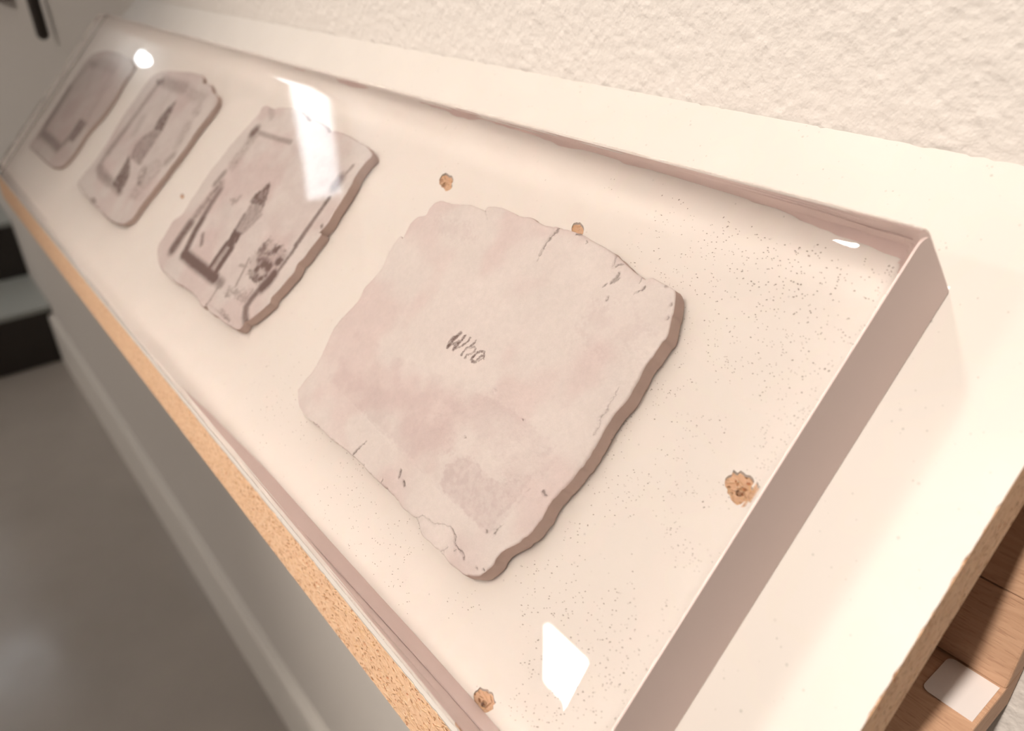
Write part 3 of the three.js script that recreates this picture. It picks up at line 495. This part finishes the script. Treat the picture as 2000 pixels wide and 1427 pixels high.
{ // tower with a pointed head, shrub beside it
  const r3 = at(290, 190, 4.603), r4 = at(290, 430, 5.709), r5 = at(480, 190, 4.921);
  const outline = [...r4([[95, 350], [110, 270]]), ...r3([[110, 1290], [170, 1190], [220, 1110], [300, 1050], [370, 940], [430, 850], [500, 740], [570, 640], [650, 540], [720, 450], [780, 380], [850, 300], [930, 210], [1000, 130]]),
    ...r5([[150, 100], [195, 78], [240, 97], [270, 106], [330, 96], [400, 100], [450, 112], [520, 132], [570, 172], [600, 226], [660, 220], [720, 242], [765, 285], [792, 340], [840, 320], [900, 332], [980, 362], [1060, 412], [1140, 460], [1190, 505], [1210, 560], [1140, 640], [1060, 745], [1010, 850], [950, 950], [900, 1030], [840, 1120], [790, 1210], [700, 1310]]),
    ...r4([[1930, 150], [1860, 240], [1800, 320], [1730, 420], [1660, 490], [1620, 580], [1560, 650], [1500, 720], [1430, 800], [1370, 860], [1350, 920], [1290, 970], [1200, 1050], [1120, 1110], [1070, 1125], [1055, 1160], [1020, 1200], [980, 1215], [930, 1192], [870, 1160], [810, 1110], [760, 1075], [700, 1040], [660, 990], [638, 950], [610, 965], [580, 945], [550, 890], [510, 840], [440, 780], [370, 730], [290, 690], [220, 620], [160, 570], [125, 510], [103, 430]])];
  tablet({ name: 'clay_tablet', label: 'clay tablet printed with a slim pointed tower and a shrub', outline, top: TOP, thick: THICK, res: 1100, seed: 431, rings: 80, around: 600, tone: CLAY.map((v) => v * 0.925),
    draw: (f, pl) => {
      const MM = 0.001, L = (p, w, a, o = {}) => f.line(pl(p), w * MM * 1.65, a, { grain: 0.2, soft: 0.7, ...o }), A = (p, a, o = {}) => f.area(pl(p), a, { grain: 0.5, edge: 0.0006, ...o });
      f.area(pl([...r3([[300, 1400], [650, 800], [980, 290]]), ...r5([[420, 430], [1020, 660], [480, 1420]]), ...r4([[1100, 960], [820, 740], [400, 370]])]), 0.3, { layer: 'warm', grain: 0.7, edge: 0.001, scale: 200 });
      // frame
      L(r3([[640, 840], [560, 960], [470, 1110], [400, 1240], [330, 1400]]), 2.6, 0.62); L(r4([[600, -10], [520, 120], [440, 290], [400, 380]]), 2.8, 0.75);
      L(r4([[395, 375], [480, 450], [570, 520], [650, 580], [740, 650]]), 3.0, 0.88); L(r4([[740, 650], [810, 710]]), 2.6, 0.5);
      L(r3([[680, 680], [600, 775]]), 2.2, 0.5); L(r3([[640, 790], [540, 920], [450, 1030], [415, 1075]]), 3.2, 0.6, { grain: 0.75 }); L(r3([[370, 1140], [300, 1240], [220, 1360]]), 3.8, 0.72); L(r4([[470, 50], [380, 160], [270, 310]]), 3.4, 0.6);
      L(r3([[960, 300], [940, 320]]), 3.4, 0.72); L(r3([[940, 360], [850, 480], [770, 590]]), 4.2, 0.36, { grain: 0.8 }); L(r5([[110, 335], [220, 370], [330, 405], [430, 430]]), 1.4, 0.38); L(r5([[240, 110], [250, 190]]), 2.2, 0.2);
      L(r5([[1030, 660], [930, 770], [860, 860]]), 1.1, 0.42); L(r5([[905, 790], [860, 850]]), 3.4, 0.6); L(r5([[800, 970], [700, 1110], [600, 1250], [480, 1420]]), 1.3, 0.62); L(r4([[1830, 20], [1700, 210], [1600, 360], [1480, 520], [1390, 640]]), 1.2, 0.6);
      L(r4([[1390, 610], [1330, 690], [1270, 745]]), 3.0, 0.88); L(r4([[1250, 755], [1160, 860], [1090, 960], [1075, 1060], [1085, 1110]]), 2.0, 0.66); 
      // tower
      L(r4([[675, 540], [770, 400], [870, 260]]), 1.7, 0.85); L(r4([[735, 600], [830, 450], [920, 320]]), 2.2, 0.9); L(r4([[700, 560], [860, 320]]), 1.6, 0.45); A(r4([[860, 275], [960, 95], [1050, 145], [925, 330]]), 0.85, { grain: 0.3 });
      A(r3([[770, 1190], [870, 1040], [915, 960], [1010, 1060], [930, 1130], [840, 1230]]), 0.4, { grain: 0.35 }); L(r3([[860, 1060], [790, 1180]]), 1.4, 0.55); L(r3([[1010, 1060], [850, 1220]]), 1.0, 0.35);
      A(r3([[910, 940], [960, 870], [1030, 820], [1085, 765], [1092, 800], [1070, 880], [1055, 940], [1030, 990], [980, 960], [930, 965]]), 0.72, { grain: 0.35 }); A(r3([[925, 965], [1055, 930], [1000, 1065], [940, 1020]]), 0.42);
      // shrub
      A(r4([[1130, 430], [1280, 270], [1340, 210], [1480, 290], [1570, 370], [1450, 560], [1380, 640], [1200, 700], [1110, 600]]), 0.7, { grain: 0.8, edge: 0.0012, scale: 300 }); A(r4([[1120, 570], [1160, 560], [1220, 640], [1170, 690], [1120, 650]]), 0.62); A(r4([[1240, 480], [1340, 440], [1360, 510], [1250, 560]]), 0.75, { grain: 0.4 }); A(r4([[1290, 360], [1400, 300], [1500, 280], [1400, 400], [1300, 400]]), 0.62);
      A(r4([[820, 730], [950, 760], [1180, 760], [1060, 960], [940, 850]]), 0.32, { grain: 0.9, edge: 0.001 }); A(r4([[840, 800], [900, 800], [910, 860], [860, 860]]), 0.4); L(r4([[1120, 430], [1060, 560], [970, 740]]), 0.8, 0.4); L(r4([[1020, 500], [1090, 520]]), 0.8, 0.35);
      // small marks
      L(r4([[605, 160], [590, 270]]), 1.4, 0.5); A(r3([[730, 910], [800, 900], [850, 870], [800, 950], [740, 980]]), 0.3, { grain: 0.9 }); L(r4([[1930, 60], [1932, 72]]), 0.9, 0.6); A(r4([[760, 1000], [830, 990], [920, 1110], [880, 1130], [800, 1060]]), 0.35, { grain: 0.7 });
      f.line(pl(r4([[768, 755], [720, 840], [690, 890], [642, 945]])), 0.0006, 0.9, { layer: 'groove', grain: 0.1 });
      f.line(pl(r5([[792, 335], [780, 370]])), 0.0006, 0.5, { layer: 'groove' });
      f.line(pl(r4([[640, 945], [680, 960], [740, 1000], [800, 1060], [890, 1140]])), 0.0012, 0.35, { layer: 'groove' });
    } });
}
{ // dark spire
  const r1 = at(140, 120, 4.197);
  const outline = r1([[45, 1000], [90, 930], [170, 835], [240, 735], [310, 635], [370, 528], [440, 418], [520, 305], [590, 205], [650, 128], [720, 88], [800, 75], [870, 80], [940, 86], [1000, 95], [1060, 115], [1078, 145], [1072, 172], [1120, 182], [1142, 205], [1152, 248], [1192, 288], [1188, 340], [1130, 430], [1060, 520], [1000, 600], [940, 690], [870, 785], [800, 875], [740, 955], [680, 1035], [610, 1125], [550, 1205], [490, 1290], [450, 1320], [405, 1332], [355, 1318], [310, 1298], [260, 1258], [220, 1200], [170, 1168], [130, 1118], [95, 1078], [60, 1035]]);
  tablet({ name: 'clay_tablet', label: 'chipped clay tablet printed with a tapering dark spire', outline, top: TOP, thick: THICK, res: 800, seed: 461, rings: 60, around: 480, tone: CLAY.map((v) => v * 0.88),  // clay tone, lowered further to stand in for dimmer light out here
    draw: (f, pl) => {
      const L = (p, w, a, o = {}) => f.line(pl(r1(p)), w * 0.0017, a, { grain: 0.4, soft: 0.7, ...o }), A = (p, a, o = {}) => f.area(pl(r1(p)), a, { grain: 0.4, edge: 0.0008, ...o });
      f.area(pl(r1([[720, 150], [220, 850], [400, 1090], [560, 1150], [1000, 500], [1150, 280]])), 0.3, { layer: 'warm', grain: 0.6, edge: 0.001, scale: 180 });
      L([[740, 150], [660, 250], [560, 390], [470, 510], [390, 620], [300, 730], [225, 850]], 3.4, 0.42); L([[460, 530], [390, 620], [300, 745]], 3.6, 0.5); L([[225, 850], [240, 915], [310, 990]], 3.4, 0.5); L([[310, 990], [400, 1080]], 2.4, 0.4); A([[690, 150], [760, 140], [760, 180], [700, 200]], 0.7);
      L([[760, 160], [850, 200], [930, 220]], 4, 0.4); L([[930, 220], [1000, 280], [1080, 290]], 4, 0.28, { grain: 0.8 });
      A([[855, 320], [800, 370], [720, 460], [670, 560], [740, 575], [800, 450], [850, 345]], 0.74); A([[670, 560], [590, 610], [520, 680], [480, 790], [560, 850], [640, 720], [740, 575]], 0.46, { grain: 0.4 });
      A([[470, 770], [420, 860], [330, 1005], [385, 1090], [440, 1010], [475, 930], [480, 860]], 0.75, { grain: 0.4 }); A([[590, 850], [540, 930], [530, 1010], [570, 1030], [610, 930], [620, 860]], 0.45, { grain: 0.8 }); A([[540, 970], [580, 975], [570, 1020], [540, 1020]], 0.6);
      A([[600, 850], [700, 800], [760, 850], [640, 1000], [520, 1140], [470, 1130]], 0.2, { grain: 0.8, edge: 0.0015 }); L([[950, 530], [870, 680]], 4.5, 0.3, { grain: 0.9 }); L([[830, 770], [780, 820]], 3, 0.4); A([[980, 420], [1040, 330], [1080, 290], [1060, 420], [1000, 470]], 0.25, { grain: 0.8 }); L([[580, 470], [520, 580]], 4, 0.2);
      f.area(pl(r1([[150, 1120], [190, 1115], [205, 1160], [165, 1170]])), 0.5, { grain: 0.4 }); f.line(pl(r1([[1078, 150], [1110, 180], [1145, 200]])), 0.0025, 0.55, { layer: 'groove' }); f.line(pl(r1([[60, 1010], [100, 1060]])), 0.002, 0.4, { layer: 'groove' });
    } });
}
{ // dark framed tablet at the far end
  const r2 = at(40, 80, 5.488);
  const outline = r2([[98, 1115], [190, 965], [300, 800], [400, 640], [500, 495], [600, 355], [690, 220], [760, 150], [850, 112], [940, 105], [1030, 125], [1110, 160], [1180, 215], [1208, 275], [1165, 350], [1090, 460], [1010, 600], [930, 720], [850, 830], [770, 920], [700, 1000], [630, 1110], [570, 1200], [500, 1290], [425, 1345], [350, 1350], [280, 1305], [200, 1230], [130, 1170]]);
  tablet({ name: 'clay_tablet', label: 'darkest clay tablet printed with a plain frame and small dark block', outline, top: TOP, thick: THICK, res: 640, seed: 491, rings: 50, around: 400, tone: CLAY.map((v, q) => v * [0.74, 0.72, 0.71][q]),  // darker clay, with the dimmer light of this end also in its tone
    draw: (f, pl) => {
      const L = (p, w, a, o = {}) => f.line(pl(r2(p)), w * 0.0015, a, { grain: 0.35, soft: 0.7, ...o }), A = (p, a, o = {}) => f.area(pl(r2(p)), a, { grain: 0.35, edge: 0.001, ...o });
      f.area(pl(r2([[760, 230], [1000, 300], [1050, 360], [700, 900], [420, 1140], [230, 980]])), 0.5, { layer: 'warm', grain: 0.5, edge: 0.001, scale: 160 });
      L([[230, 985], [300, 860], [420, 680], [520, 520]], 6.5, 0.62); L([[520, 520], [640, 360], [740, 240]], 6, 0.28); L([[230, 985], [320, 1060], [410, 1150]], 4.2, 0.68); L([[410, 1150], [500, 1060], [560, 1000]], 4.2, 0.55);
      A([[500, 1040], [640, 830], [715, 885], [560, 1090]], 0.72); A([[720, 220], [800, 200], [850, 260], [770, 300]], 0.45); L([[800, 230], [900, 250], [1010, 310]], 5, 0.25); L([[1010, 320], [860, 580], [740, 780]], 4, 0.12);
    } });
}

renderer.render(scene, camera);
